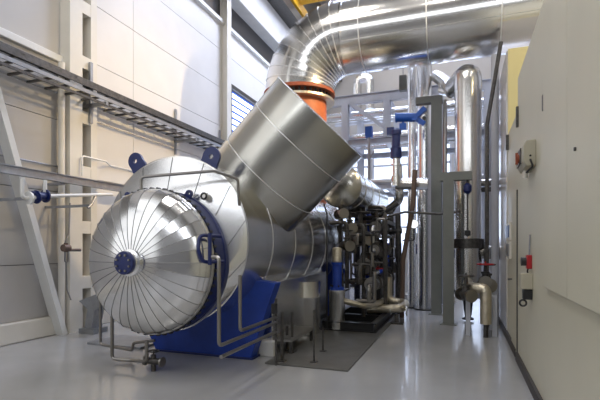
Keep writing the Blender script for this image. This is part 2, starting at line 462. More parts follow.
uf = MB().lathe([(RV-.2,-.02),(RV+.03,-.02),(RV+.03,.05),(RV-.2,.05)],(XV,YV,zf-.04),(0,0,1),n=64).build('upper_flange','rust',od)
MB().lathe([(RV-.25,0),(RV+.015,0),(RV+.015,.05),(RV-.25,.05)],(XV,YV,zf-.22),(0,0,1),n=64).build('lower_flange','insul',od)
for k in range(36):
    t = 2*PI*k/36; p = V((XV+.70*math.cos(t),YV+.70*math.sin(t),zf-.17))
    MB().box(p.x-.022,p.x+.022,p.y-.022,p.y+.022,p.z,p.z+.115).build('flange_stud','black',uf)
MB().lathe([(.62,0),(.62,1.0),(.66,1.06),(.66,1.12),(.62,1.18),(.62,zf-.2-2.35),(.58,zf-.2-2.35)],(XV,YV,2.35),(0,0,1),n=56).build('orange_riser','orange',od)
# smaller horizontal drum behind the slanted duct, lying along the hall
dr = thing('clad_drum','small horizontal clad drum behind the slanted duct, above the valve skid','vessel',(-2.02,10,2.2))
c = at(352,190,Y=9.0)
prof = [(.01,-.10),(.22,-.07),(.35,0),(.40,.06)]
for s in (.5,1.2,2.0): prof += [(.40,s-.01),(.408,s-.008),(.408,s+.008),(.40,s+.01)]
prof += [(.40,3.3),(.3,3.4),(.01,3.45)]
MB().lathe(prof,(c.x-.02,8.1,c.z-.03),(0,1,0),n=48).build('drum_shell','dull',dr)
for y in (9.2,10.7):
    MB().box(c.x-.33,c.x+.23,y,y+.12,c.z-.55,c.z-.30).build('drum_saddle','darks',dr)
b = MB()
for y in (9.25,10.75):
    for x in (c.x-.30,c.x+.20): b.beam((x,y,c.z-.5),(x,y,0),.09,.09,up=(0,1,0))
b.build('drum_legs','darks',dr)

# ------------------------------------------------------------------ tube rails around the vessel
def rail(pts, r, label, name='steel_tube', m='steel', cat='pipe', bend=.06, group=None):
    return solo(MB().tube(pts,r,n=10,bend=bend),name,m,label,cat,group)
Yq = 4.30
a, b_, c_, e_ = at(141,191,Y=4.42), at(141,177,Y=4.42), at(214,171,Y=4.62), at(238,179,Y=4.80)
rail([a,b_,c_,e_,at(239,205,Y=4.80)],.018,'thin bent tube crossing in front of the vessel cone above the dome','bent_tube')
XQ = -2.2
def floor_rail(px, ytop, ybot, xfar, label, hook):
    t, p = at(px,ytop,X=XQ), at(px,ybot,X=XQ); q = V((XQ,at(xfar,246,X=XQ).y,p.z))
    L = ([V((XQ-.09,t.y+.03,t.z)),t] if hook else [t])+[p,q]
    return rail(L,.019,label,'bent_tube')
floor_rail(219,257,346,276,'taller bent handrail tube right of the dome, running back over the blue saddle',True)
floor_rail(240,275,331,276,'shorter bent handrail tube in front of the blue saddle top corner',False)
p = at(221,357,X=XQ); rail([p,V((XQ,at(276,246,X=XQ).y,p.z))],.019,'lowest straight steel tube in front of the blue saddle','steel_tube')
y_ = at(274,246,X=XQ).y
hb = thing('handrail_bracket','dark bracket clamping the ends of the handrail tubes by the saddle','bracket',(XQ+.02,y_,0))
MB().box(XQ-.025,XQ+.025,y_-.03,y_+.05,.66,.78).build('clamp_block','black',hb)
MB().box(XQ-.012,XQ+.012,y_+.05,y_+.075,0,.84).build('bracket_post','darks',hb)
# drain tubes below the dome on the left
a = at(112,316,Y=4.45); bq = at(112,355,Y=4.45)
rail([V((a.x,a.y,1.0)),V((bq.x,bq.y,.10)),V((bq.x+.28,bq.y+.02,.10)),V((XC-.08,4.42,.12)),V((XC-.08,4.42,.38))],.022,'U-shaped drain tube under the left side of the dome','drain_tube')
a = at(100.5,345,Y=4.9)
rail([V((a.x,4.9,1.15)),V((a.x,4.9,.14)),V((a.x+.55,4.9,.10)),V((a.x+.55,4.9,.20)),V((a.x+.9,4.9,.26))],.02,'second drain tube further left behind the U-shaped one','drain_tube')
dv = thing('drain_valve','small dark drain valve on the floor under the dome','valve',at(143,347,Y=4.6)*1.0)
p = V((XC-.02,4.47,.0)); dv.location = p; WL[dv.name] = tuple(p)
MB().cyl(p+V((-.10,0,.12)),p+V((.12,0,.12)),.04,n=14).cyl(p+V((0,0,0)),p+V((0,0,.2)),.03,n=12).build('valve_body','darks',dv)
MB().torus(p+V((0,0,.24)),(0,0,1),.06,.010).cyl(p+V((0,0,.2)),p+V((0,0,.25)),.01,n=8).build('handwheel','darks',dv)
for e in (-.12,.12): MB().cyl(p+V((e-.01,0,.12)),p+V((e+.012,0,.12)),.06,n=16).build('valve_flange','steel',dv)
a = at(92,343,Z=0.0)
solo(MB().box(a.x,a.x+1.0,a.y-.1,a.y+.55,0,.03),'base_plate','galv','thin grey steel plate on the floor left of the dome','plate',bevel=.004)
# grey bracket by the column
a = at(90,308,Y=6.0)
br = thing('steel_bracket','grey angled steel bracket between the wall column and the vessel','bracket',(a.x,6.0,0))
MB().prism([(-.25,.55),(.35,.75),(.35,.58),(.1,.40),(.02,.08),(-.12,.08),(-.06,.42)],(a.x,6.0,0),(1,0,0),(0,0,1),(0,1,0),.22).build('bracket_arm','galv',br)
MB().box(a.x-.2,a.x+.12,5.95,6.28,0,.085).build('bracket_foot','galv',br)

# ------------------------------------------------------------------ left wall fittings
# diagonal brace
p, q = at(-6,128,X=XL+.2), at(63,331,X=XL+.2)
p.z = at(-6,128,X=XL+.2).z
solo(MB().beam(V((XL+.16,q.y,.0)),V((XL+.16,p.y,p.z+.6)),.10,.20,up=(1,0,0)),'diagonal_brace','white','white diagonal steel brace leaning on the grey wall bay at left','brace',bevel=.005)
# service beam / bar
z = at(0,168,X=XL+.42).z
bm_ = thing('wall_rail','long grey horizontal steel rail along the left wall, running behind the vessel','rail',(XL+.42,8,z))
MB().ibeam((XL+.42,2.0,z),(XL+.42,12.0,z),.09,.13,.012).build('rail_beam','galv',bm_)
for y in (3.0,5.6,8.6,11.2): MB().box(XL,XL+.40,y-.04,y+.04,z-.10,z-.065).build('rail_bracket','galv',bm_)
# conduits
za, zb2 = at(0,155,X=XL+.05).z, at(100,163,X=XL+.05).z
rail([(XL+.04,2.0,za),(XL+.04,YC1-.42,za),(XL+.04,YC1-.42,za-.5)],.014,'thin grey conduit across the left wall bay above the rail','conduit','galv','pipe',.03)
rail([(XL+.27,YC1-.17,zb2-.35),(XL+.27,YC1-.17,zb2),(XL+.27,YC1+.4,zb2),(XL+.04,YC1+.75,zb2),(XL+.04,11.0,zb2)],.016,'thin pale conduit leaving the slotted column toward the blue lifting lug','conduit','white','pipe',.05)
# white pipe with blue valve
Xp = -5.6
hp = thing('white_pipe_branch','white pipework with U bends beside the left wall','pipe',at(60,197,X=Xp))
P = lambda x,y: at(x,y,X=Xp)
MB().tube([P(22,178),P(22,198),P(31,198),P(46,196),V((P(112,194.5)))],.026,n=12,bend=.08).build('white_pipe','white',hp)
MB().tube([P(45,180),P(45,196)],.028,n=12).build('white_pipe_stub','white',hp)
MB().cyl(P(28,198),P(30,198),.09,n=18).build('pipe_flange','white',hp)
MB().tube([P(95,196),P(92,204),P(88,208)],.02).build('drain_spout','steel',hp)
for yb in (P(25,190).y, P(90,190).y):
    MB().box(XL,Xp,yb-.02,yb+.02,P(60,197).z-.10,P(60,197).z-.06).build('pipe_bracket','galv',hp)
bv = thing('blue_valve','small navy blue valve on the white pipe by the left wall','valve',P(40,196))
MB().cyl(P(35,197),P(46,196),.06,n=16).cyl(P(36,197)+V((0,0,-.0)),P(37,197),.095,n=18).cyl(P(45,196),P(46,196),.095,n=18).build('valve_body','navy',bv)
MB().cyl(P(40.5,197),P(40.5,193.5),.025,n=10).box(P(40,193).x-.03,P(40,193).x+.03,P(40,193).y-.14,P(40,193).y+.1,P(40,193).z-.015,P(40,193).z+.01).build('valve_lever','navy',bv)
# hanging tube with fitting
Q = lambda x,y: at(x,y,X=XL+.38)
ht = thing('sampling_line','thin dark tube hanging beside the slotted column with a small brown fitting','pipe',Q(66,300))
MB().tube([Q(70,203),Q(69,232),Q(65,243),Q(65,262),Q(68,262),Q(68,250)],.013,n=8,bend=.05).build('hanging_tube','steel',ht)
MB().cyl(Q(63,248),Q(69,248),.06,n=14).cyl(Q(66,252),Q(66,243),.035,n=12).build('fitting','brown',ht)
MB().tube([Q(69,250),Q(80,250)],.028).build('side_branch','steel',ht)
MB().tube([Q(66,262),Q(67,290),Q(71,300)],.012).build('lower_tube','steel',ht)
# cable ladder
X0, X1, zt = XL+.10, XL+.60, 4.06
ct = thing('cable_ladder','long double cable ladder climbing the view along the left wall','cable tray',(XL+.35,8,zt))
for x, nm in ((X0,'ladder_rail'),(X1,'ladder_rail')): MB().box(x-.012,x+.012,1.5,17,zt+.02,zt+.08).build(nm,'galv',ct)
b = MB().box(X1-.20,X1-.17,1.5,17,zt+.26,zt+.33).box(X0,X0+.02,1.5,17,zt+.26,zt+.33); b.build('upper_rail','darks',ct)
MB().box(X1-.012,X1+.012,1.5,17,zt-.07,zt-.03).build('lower_rail','darks',ct)
MB().box(X1-.03,X1-.01,1.5,17,zt+.14,zt+.19).build('middle_rail','darks',ct)
y = 2.0
while y < 16.5:
    MB().box(X0,X1,y-.02,y+.02,zt+.01,zt+.04).build('rung','darks',ct); y += .32
y = 2.0
while y < 16.5:
    MB().box(X0,X1-.17,y-.015,y+.015,zt+.27,zt+.30).build('upper_rung','darks',ct); y += .48
for y in (3.6,YC1+.05,9.2,11.3,13.6):
    MB().box(XL,X1+.02,y-.03,y+.03,zt-.06,zt).box(XL+.02 if abs(y-YC1)>.5 else XL+.23,XL+.05 if abs(y-YC1)>.5 else XL+.27,y-.03,y+.03,zt-.35,zt+.75).build('ladder_bracket','galv',ct)
for i, (dx, dz_, r, w_) in enumerate(((.10,.315,.028,'beside the wall'),(.18,.31,.022,'second from the wall'),(.25,.318,.030,'nearest the outer edge'))):
    rail([(X0+dx,1.5,zt+dz_),(X0+dx,6,zt+dz_+.005),(X0+dx+.01,11,zt+dz_),(X0+dx,17,zt+dz_)],r,'black cable on the upper cable ladder, '+w_,'power_cable','rubber','cable',.5,'cables on the ladder')

# ------------------------------------------------------------------ crane
cr = thing('overhead_crane','yellow overhead crane under the ceiling above the big elbow','crane',(-3,15.6,10.1))
g = MB().box(-6.2,8.7,15.3,15.9,10.55,11.45); g.build('girder','yellow',cr,bevel=.01)
g = MB().box(-6.15,-5.65,13.0,18.2,10.25,10.6); g.build('end_carriage','yellow',cr,bevel=.01)
for y in (13.4,17.7): MB().cyl((-6.0,y,10.26),(-5.8,y,10.26),.16,n=20).build('wheel','black',cr)
MB().box(-2.6,-1.6,15.1,16.1,11.45,11.9).build('hoist','yellow',cr)
solo(MB().box(-6.15,-5.65,-4.9,21.9,9.75,10.1),'crane_rail','darks','dark crane rail on the concrete beam at left','rail')

# ------------------------------------------------------------------ dark plate and frames beside the vessel
solo(MB().box(-2.36,-1.28,5.22,10.5,0,.02),'floor_plate','mat_','dark plate with shadow tone along the right side of the vessel','plate',bevel=.005)  # dark plate; its tone also holds the shadow lying there
# low step with posts
st = thing('grating_step','small grating step with stub posts beside the blue saddle','step',(-2.15,6.1,0))
s0 = V((-2.30,5.75,0))
MB().box(-2.52,-2.20,5.75,6.7,.18,.21).build('step_frame','grate',st)
b = MB()
for i in range(14): b.box(-2.52+.006+i*.0235,-2.52+.014+i*.0235,5.75,6.7,.21,.235)
b.build('step_bars','grate',st)
for x, y in ((-2.50,5.78),(-2.22,5.78),(-2.50,6.67),(-2.22,6.67)): MB().box(x-.02,x+.02,y-.02,y+.02,.0,.18).build('step_leg','darks',st)
for px, ytop, yb_, w_ in ((282,312,361,'nearest the camera'),(292,312,352,'behind the nearest one'),(287,326,350,'lower one against the step')):
    f = at(px,yb_,Z=.02); t = at(px,ytop,Y=f.y)
    solo(MB().cyl((f.x,f.y,.02),(f.x,f.y,t.z),.02,n=12).box(f.x-.05,f.x+.05,f.y-.05,f.y+.05,.02,.032),'stub_post','darks','short dark steel post right of the blue saddle, '+w_,'post','posts by the step')
a = at(262,352,Z=.03); solo(MB().box(-2.62,-2.40,5.58,5.72,0,.20),'white_box','white','small white block on the floor between saddle and step','box',bevel=.01)
jb = at(266,308,Y=6.0); 
for px, ytop, yb_, w_ in ((314,310,362,'the taller one nearer the camera'),(323,327,351,'the shorter one behind')):
    f = at(px,yb_,Z=.02); t = at(px,ytop,Y=f.y)
    solo(MB().cyl((f.x,f.y,.02),(f.x,f.y,t.z),.013,n=10).box(f.x-.04,f.x+.04,f.y-.04,f.y+.04,.02,.03),'thin_stanchion','darks','thin dark stanchion standing on the dark plate, '+w_,'post','stanchions on the plate')
rail([at(324,204,Y=7.6),at(327,214,Y=7.6),V((at(327,300,Y=7.6).x,7.6,.02))],.014,'vertical black conduit down the right flank of the vessel','conduit','black','pipe',.15)

# ------------------------------------------------------------------ skid, pumps, valves
sk = thing('skid_frame','low black steel skid carrying the pumps and valves','frame',(-1.85,8.9,0))
for x in (-2.33,-1.42): MB().ibeam((x,7.6,.10),(x,10.9,.10),.10,.16).build('skid_beam','black',sk)
for y in (7.65,8.6,9.6,10.8): MB().ibeam((-2.33,y,.10),(-1.42,y,.10),.10,.15).build('cross_member','black',sk)
for x in (-2.33,-1.42):
    for y in (8.9,10.6): MB().beam((x,y,.16),(x,y,2.02),.07,.07,up=(0,1,0)).build('skid_post','darks',sk)
MB().beam((-2.33,10.6,1.98),(-1.42,10.6,1.98),.07,.07).build('skid_top_bar','darks',sk)
MB().beam((-1.42,8.9,1.98),(-1.42,10.6,1.98),.07,.07).build('skid_top_bar','darks',sk)
def pump(x, y, z, label, s=1):
    t = thing('vertical_pump',label,'pump',(x,y,z))
    MB().lathe([(.15,0),(.155,.02),(.142,.025),(.142,.64),(.148,.65),(.148,.70),(.10,.705)],(x,y,z),(0,0,1),n=32).build('pump_can','bright',t)
    lan = MB().lathe([(.13,.70),(.13,.75),(.085,.76),(.085,1.14),(.10,1.15),(.10,1.19)],(x,y,z),(0,0,1),n=28).build('pump_lantern','blue',t)
    for k in range(6):
        a = 2*PI*k/6; p = V((x+.112*math.cos(a),y+.112*math.sin(a),z+.74))
        MB().cyl(p,p+V((0,0,.05)),.014,n=6).build('bolt','black',lan)
    MB().lathe([(.075,1.19),(.085,1.2),(.085,1.42),(.07,1.45),(.03,1.46)],(x,y,z),(0,0,1),n=24).build('motor_top','insul',t)
    return t
pq = at(337,329,Z=.02)
pu = pump(pq.x,pq.y,.02,'vertical pump with shiny can and blue lantern at the front of the skid')
dup(pu,(-1.78,9.05,.18),'second vertical pump, half hidden behind the front pump',rz=.4,scale=.82)
# valve prototype: axis along Y, stem up
def valve(loc, label, body='darks', wheel='darks', wr=.11):
    x, y, z = loc; o = V(loc)
    t = thing('gate_valve',label,'valve',loc,None)
    MB().lathe([(.045,-.15),(.05,-.1),(.085,-.03),(.085,.03),(.05,.1),(.045,.15)],o,(0,1,0),n=18).build('valve_body',body,t)
    for s in (-1,1): MB().cyl(o+V((0,s*.135,0)),o+V((0,s*.165,0)),.10,n=20).build('flange','steel',t)
    bon = MB().lathe([(.06,.06),(.05,.13),(.07,.135),(.07,.16),(.03,.17),(.025,.27)],o,(0,0,1),n=16).build('bonnet',body,t)
    h_ = MB().torus(o+V((0,0,.29)),(0,0,1),wr,.012)
    for k in range(4):
        a = PI/4+PI/2*k; h_.cyl(o+V((0,0,.29)),o+V((wr*math.cos(a),wr*math.sin(a),.29)),.008,n=6)
    h_.cyl(o+V((0,0,.26)),o+V((0,0,.34)),.012,n=8).build('handwheel',wheel,bon)
    return t
# pipes on the skid
rail([(pq.x+.12,pq.y+.05,.52),(-1.6,7.95,.42),(-1.5,8.8,.40),(-1.5,9.4,.40)],.055,'pale insulated pipe low on the skid behind the front pump','insulated_pipe','insul',bend=.2)
a = at(374,308,Y=8.9); 
ub = thing('pipe_return_bend','cream insulated return bend low at the skid end','pipe',(-1.1,9.2,0))
q0, q1 = at(366,309,Y=8.8), at(399,308,Y=8.8)
MB().tube([V((-1.75,8.8,q0.z)),q1+V((.06,0,0)),V((q1.x+.06,9.45,q1.z+.02)),V((-1.45,9.45,q1.z+.05)),V((-1.45,9.45,.85))],.085,n=18,bend=.17).build('bend_insulation','insul',ub)
b = MB()
for x in (-1.3,-1.0): b.lathe([(.088,-.01),(.092,-.008),(.092,.008),(.088,.01)],(x,8.8,q0.z),(1,0,0),n=20)
b.build('strap_bands','seam',ub)
MB().box(-1.22,-1.14,8.76,8.84,0,q0.z-.07).box(-1.3,-1.06,8.7,8.9,0,.03).build('pipe_foot','darks',ub)
X_a, X_b, X_c = -1.62,-1.92,-2.2
for i, (x, z, m, r, lb) in enumerate((
    (-1.55,.80,'steel',.045,'horizontal steel pipe at knee height along the outer skid side'),
    (-1.75,1.12,'darks',.05,'dark pipe at waist height along the middle of the skid'),
    (-1.55,1.42,'steel',.035,'slim steel pipe at chest height on the outer skid side'),
    (-1.92,1.66,'darks',.06,'dark thick pipe high on the skid under the drum'),
    (-1.60,1.86,'seam',.04,'topmost pale pipe on the skid, under the small drum'))):
    rail([(x,7.9+.15*i,z-.3),(x,7.9+.15*i,z),(x,10.8,z)],r,lb,'process_pipe',m,bend=.12)
for i, (x, y, z0_, z1_, m, r, lb) in enumerate((
    (-1.75,8.4,.16,1.9,'darks',.035,'dark riser pipe at the near end of the skid'),
    (-2.05,8.3,.7,1.95,'darks',.04,'dark riser pipe close against the vessel flank'),
    (-1.48,9.2,.16,2.3,'steel',.045,'steel riser pipe in the middle of the outer skid side'),
    (-1.48,10.1,.16,2.3,'darks',.05,'dark riser pipe at the far end of the skid'),
    (-1.9,9.7,.16,2.2,'blue',.06,'blue riser pipe behind the skid valves'))):
    rail([(x,y,z0_),(x,y,z1_),(x-.35,y+.1,z1_)],r,lb,'riser_pipe',m,bend=.1)
gv = valve((-1.55,8.55,1.42),'small dark gate valve at chest height near the front of the skid')
VL = (((-1.55,9.45,1.42),0,1.0,'dark gate valve at chest height in the middle of the skid'),
 ((-1.75,8.65,1.12),0,1.15,'dark gate valve at waist height just behind the front pump'),
 ((-1.75,9.4,1.12),0,1.15,'dark gate valve at waist height behind the red handwheel'),
 ((-1.75,10.2,1.12),0,1.1,'dark gate valve at waist height at the far end of the skid'),
 ((-1.92,8.9,1.66),0,1.3,'largest dark gate valve, high on the skid against the vessel'),
 ((-1.92,9.9,1.66),0,1.2,'dark gate valve high at the back of the skid'),
 ((-1.55,8.35,.80),0,1.0,'dark gate valve at knee height beside the front pump'),
 ((-1.55,9.9,.80),0,1.1,'dark gate valve at knee height near the cream return bend'),
 ((-1.60,8.95,1.86),0,.9,'dark gate valve just under the small clad drum, nearer the camera'),
 ((-1.60,10.0,1.86),0,.9,'dark gate valve just under the small clad drum, farther away'))
for loc, rz, s, lb in VL: dup(gv,loc,lb,'skid gate valves',rz,s*1.35)
gv['group'] = 'skid gate valves'
for px, py, Y_, lb in ((341,214,8.3,'dark gate valve highest against the vessel flank, left of the small drum'),(350,228,8.5,'dark gate valve against the vessel flank beside the pump motor'),(347,246,8.2,'dark gate valve just right of the front pump motor'),(366,240,8.6,'dark gate valve between the front pump and the red handwheel')):
    dup(gv,at(px,py,Y=Y_),lb,'skid gate valves',.6,1.0)
a = at(378,268,Y=9.0)
rv = valve((a.x,9.0,a.z-.30),'gate valve with a dark red handwheel at the skid end','black','red',.16)
rail([(a.x,9.0,a.z-.38),(a.x,9.0,.02)],.06,'black standpipe under the red handwheel valve','standpipe','black')
a = at(392,240,Y=9.3)
# slanted struts and dark posts near x=400
rail([at(415,170,Y=9.6),at(413,205,Y=9.6),at(403,260,Y=9.6),V((at(402,300,Y=9.6).x,9.6,.0))],.05,'brown pipe leaning down to the floor past the skid end','leaning_pipe','brown',bend=.3)
rail([at(398,215,Y=9.9),V((at(400,215,Y=9.9).x,9.9,0))],.06,'upright dark pipe beside the brown leaning pipe','riser_pipe','darks')
rail([at(366,222,Y=9.4),at(405,212,Y=9.4),at(440,214,Y=9.4),at(456,212,Y=9.4)],.025,'thin dark horizontal bar across the two grey green columns','cross_bar','darks')
rail([at(355,219,Y=9.2),at(378,217,Y=9.2),at(398,203,Y=9.2)],.045,'short dark strut under the small drum','strut','black')
rail([at(384,226,Y=10.2),at(398,203,Y=10.2)],.03,'short slanted dark strut beside the bright window gap','strut','darks')
rail([at(378,231,Y=9.9),at(402,231,Y=9.9)],.06,'dark horizontal pipe stub left of the brown leaning pipe','pipe_stub','black')
# round white lamp with a glowing face
g0 = at(414,224,Y=9.9)
ga = thing('round_lamp','round white lamp glowing beside the brown leaning pipe','lamp',g0)
MB().cyl(g0+V((0,.0,0)),g0+V((0,.05,0)),.10,n=32).build('lamp_case','darks',ga)
MB().cyl(g0+V((0,-.012,0)),g0+V((0,.001,0)),.09,n=32).build('lamp_face','lampw',ga)
MB().tube([g0+V((0,.03,-.09)),g0+V((0,.03,-.35)),g0+V((-.25,.03,-.35))],.015).build('lamp_arm','darks',ga)

# ------------------------------------------------------------------ columns, tall pipes
def hcol(px, py, top, w_, label, name='steel_column', m='grn'):
    p = at(px,py,Z=0); t = at(px,top,Y=p.y)
    o = thing(name,label,'column',(p.x,p.y,0))
    MB().ibeam((p.x,p.y,.02),(p.x,p.y,t.z),w_,w_,.02,up=(0,1,0)).build('column_shaft',m,o)
    MB().box(p.x-w_*.75,p.x+w_*.75,p.y-w_*.75,p.y+w_*.75,0,.02).build('column_foot',m,o)
    return o, V((p.x,p.y,t.z))
cA, tA = hcol(436.5,314,103,.215,'taller grey green steel column with a short arm on top')
q = at(418,99,Y=tA.y)
MB().beam(V((q.x-.05,tA.y,tA.z+.07)),V((tA.x+.13,tA.y,tA.z+.07)),.20,.14).build('top_arm','grn',cA)
cB, tB = hcol(448.5,324,181,.20,'shorter grey green steel column with a beam reaching to the big vertical pipe')
q = at(472,176,Y=tB.y)
MB().beam(V((tB.x-.16,tB.y,tB.z+.08)),V((q.x,tB.y,tB.z+.08)),.16,.16).build('top_arm','grn',cB)
cC, tC = hcol(426.5,306,150,.17,'pale steel column standing behind the grey green pair','steel_column','lav')
# big vertical pipe by the cabin
BX, BY, BR = at(468,246,Y=9.6).x, 9.6, .255
bp = thing('tall_clad_pipe','tallest thick clad pipe with a round elbow top, beside the cabin corner','pipe',(BX,BY,0))
zt_ = at(468,87,Y=BY).z
b = MB(); prof = [(BR-.02,.62),(BR,.62),(BR,.66)]
for s in (1.15,1.95,2.75,3.55,4.25): prof += [(BR,s-.01),(BR+.006,s-.008),(BR+.006,s+.008),(BR,s+.01)]
prof += [(BR,zt_-.05),(BR-.02,zt_-.05)]
b.lathe(prof,(BX,BY,0),(0,0,1),n=40); b.build('pipe_run','clad',bp)
MB().tube([(BX,BY,zt_-.06),(BX,BY,zt_+.22),(BX-.20,BY+.62,zt_+.24)],BR+.008,n=36,bend=.28).build('elbow','clad',bp,ang=40)
MB().tube([(BX-.16,BY+.5,zt_+.22),(BX-.25,BY+.8,zt_+.22),(BX-.5,BY+1.2,zt_+.42)],.15,n=24,bend=.3).build('branch','clad',bp)
for z in (1.55,): MB().lathe([(BR,-.10),(BR+.05,-.09),(BR+.05,.09),(BR,.10)],(BX,BY,z),(0,0,1),n=36).build('clamp','darks',bp)
MB().tube([(BX+.1,BY,1.38),(XR+.0,BY+.1,1.38)],.14,n=24).build('side_branch','dull',bp)
MB().lathe([(.06,0),(.11,.01),(.11,.04),(.06,.06),(.08,.2),(.10,.42),(.19,.48),(.19,.62),(.24,.62)],(BX,BY,.02),(0,0,1),n=28).build('foot_valve','black',bp)
MB().lathe([(.2,0),(.2,.05)],(BX+.30,BY+.05,1.38),(1,0,.0),n=24).build('branch_flange','darks',bp)
# pipe elbow stand
ps = thing('pipe_stand','low grey steel stand under the pipe elbows by the cabin','stand',(.15,7.75,0))
f0, f1 = at(470,335,Z=0), at(494,335,Z=0)
sx0, sx1, sy0, sy1 = f0.x-.03, f1.x, f0.y, f0.y+.62
for x in (sx0,sx1):
    for y in (sy0,sy1): MB().box(x-.035,x+.035,y-.035,y+.035,0,.62).build('stand_leg','lav',ps)
for y in (sy0,sy1): MB().beam((sx0-.035,y,.655),(sx1+.035,y,.655),.07,.07).build('stand_crossbar','lav',ps)
eb = thing('insulated_elbows','cream insulated pipe elbows resting on the low grey stand','pipe',(.2,7.9,.6))
z = .80
MB().tube([(BX,BY,.75),(BX,BY-.32,z),(BX-.03,sy0+.06,z),(sx0+.12,sy0-.06,z),(sx0+.27,sy0-.12,z-.0),(sx0+.27,sy0-.12,.22)],.088,n=20,bend=.13).build('elbow_insulation','insul',eb)
MB().cyl((sx0+.27,sy0-.12,.0),(sx0+.27,sy0-.12,.22),.035,n=16).build('lower_flange','darks',eb)
a = at(484,266,Y=8.2)
rv2 = valve((a.x+.02,8.2,a.z-.26),'gate valve with a red handwheel beside the thick clad pipe','black','red',.13)
rnd = random.Random(3)
for i in range(34):
    x, y, z = rnd.uniform(-2.2,-1.4), rnd.uniform(8.1,10.4), rnd.uniform(.6,1.9)
    pts = [(x,y,z)]
    for k in range(3):
        ax_ = (k+i)%3; q = list(pts[-1]); q[ax_] += rnd.choice((-1,1))*rnd.uniform(.18,.5)
        q = [min(max(q[0],-2.3),-1.36),min(max(q[1],7.9),10.7),min(max(q[2],.3),2.0)]
        if (V(q)-V(pts[-1])).length > .05: pts.append(tuple(q))
    rail(pts,rnd.choice((.018,.025,.035)),'thin bent instrument tube in the tangle on the valve skid','instrument_tube',rnd.choice(('darks','darks','black','steel')),'pipe',.05,'instrument tubes on the skid')
gx = at(466,292,Y=8.0); dup(gv,(gx.x,8.02,gx.z-.05),'dark gate valve just above the cream elbows on the stand',None,.5,1.1)
gx = at(487,285,Y=8.3); dup(gv,(gx.x,8.35,gx.z),'dark gate valve squeezed between thick clad pipe and cabin',None,.2,1.2)
# bright slim pipes
for px, r, Yp, y_t, lb in ((412,.10,11.2,66,'slim bright vertical pipe left of the taller grey green column'),(424.5,.17,11.0,60,'medium bright vertical pipe directly behind the taller grey green column')):
    t = at(px,y_t,Y=Yp); o = thing('bright_pipe',lb,'pipe',(t.x,Yp,0))
    b = MB(); prof = [(r,.02)]
    for s in (1.2,2.4,3.6,4.8): prof += [(r,s-.008),(r+.006,s-.006),(r+.006,s+.006),(r,s+.008)]
    b.lathe(prof+[(r,t.z+.4)],(t.x,Yp,0),(0,0,1),n=28); b.build('pipe_run','bright',o)
    MB().cyl((t.x,Yp,0),(t.x,Yp,.03),r*1.5,n=24).build('pipe_foot','darks',o)
    MB().tube([(t.x,Yp,t.z+.38),(t.x,Yp,t.z+.9),(t.x+.2,Yp+1.2,t.z+.9)],r,n=24,bend=r*1.6).build('elbow','bright',o)
rail([at(436,76,Y=11),at(447,84,Y=10.6),at(452,92,Y=10.2)],.14,'short clad pipe joining the elbow of the thickest vertical pipe','connecting_pipe','clad')
rail([V((at(445,120,Y=10.6).x,10.6,at(445,100,Y=10.6).z)),V((at(445,120,Y=10.6).x,10.6,0))],.045,'narrow vertical pipe between the shorter column and the thick clad pipe','riser_pipe','steel')
# slanted thin pipe right
rail([at(501,42,Y=8.9),at(487,125,Y=9.0),V((at(487,125,Y=9.0).x,9.0,0))],.035,'slim dark pipe leaning down from the overhead duct beside the wall tinted as warm-lit','leaning_pipe','darks',bend=.3)
rail([V((at(495,80,Y=9.4).x,9.4,at(495,55,Y=9.4).z)),V((at(495,80,Y=9.4).x,9.4,0.0))],.07,'grey vertical pipe against the glossy cabin corner','riser_pipe','lav')
rail([at(479,183,Y=10.0),at(496,182,Y=10.0)],.07,'upper short pipe stub between the thick clad pipe and the glossy cabin wall','pipe_stub','steel')
rail([at(479,190,Y=10.0),at(496,189,Y=10.0)],.05,'lower short pipe stub between the thick clad pipe and the glossy cabin wall','pipe_stub','darks')
# tee pipe below the blue valve
rail([at(396,184,Y=10.0),at(428,184,Y=10.0)],.13,'clad horizontal pipe stub under the navy control valve','connecting_pipe','clad')
rail([at(398,166,Y=10.05),at(400,200,Y=10.05),at(388,210,Y=10.3)],.09,'bent clad pipe below the navy control valve','connecting_pipe','clad',bend=.2)
# bright blue actuator
Yb = 9.9
ba = thing('blue_actuator','bright blue pneumatic actuator with forked yoke beside the tall pipes','actuator',at(410,118,Y=Yb))
A, B = at(397,117.5,Y=Yb), at(415,117.5,Y=Yb)
MB().cyl(A,B,.095,n=24).cyl(A-V((.03,0,0)),A,.11,n=24).build('cylinder_body','cobalt',ba)
c = at(418,118,Y=Yb)
MB().beam(c-V((.06,0,.0)),at(425,108,Y=Yb),.10,.11,up=(0,1,0)).beam(c-V((.06,0,0)),at(424.5,124,Y=Yb),.10,.10,up=(0,1,0)).beam(B-V((.05,0,0)),c,.14,.17,up=(0,1,0)).build('forked_yoke','cobalt',ba)
a = at(403,127,Y=Yb); MB().box(a.x-.07,a.x+.07,Yb-.06,Yb+.06,a.z-.06,a.z+.07).cyl((a.x,Yb,a.z),(a.x,Yb,A.z),.03,n=10).build('control_box','cobalt',ba)
MB().tube([at(424,118,Y=Yb+.05),at(424,118,Y=11.0)],.04).build('mount','darks',ba)
# navy control valve
Yn = 9.7
nv = thing('control_valve','navy control valve standing on a silver stem left of the tall pipes','valve',at(396,185,Y=Yn))
N = lambda y: at(396,y,Y=Yn)
MB().lathe([(.06,0),(.12,.02),(.12,.22),(.09,.26),(.09,.5),(.11,.52),(.11,.60),(.05,.66)],N(159),(0,0,1),n=24).build('valve_actuator','navy',nv)
a = at(391,133,Y=Yn); MB().box(a.x-.08,a.x+.07,Yn-.07,Yn+.07,a.z-.05,a.z+.11).build('positioner','navy',nv)
MB().cyl(N(178),N(158),.07,n=20).cyl(N(166),N(164),.11,n=20).build('valve_stem','bright',nv)
MB().cyl(N(186),N(176),.10,n=20).build('valve_body','clad',nv)
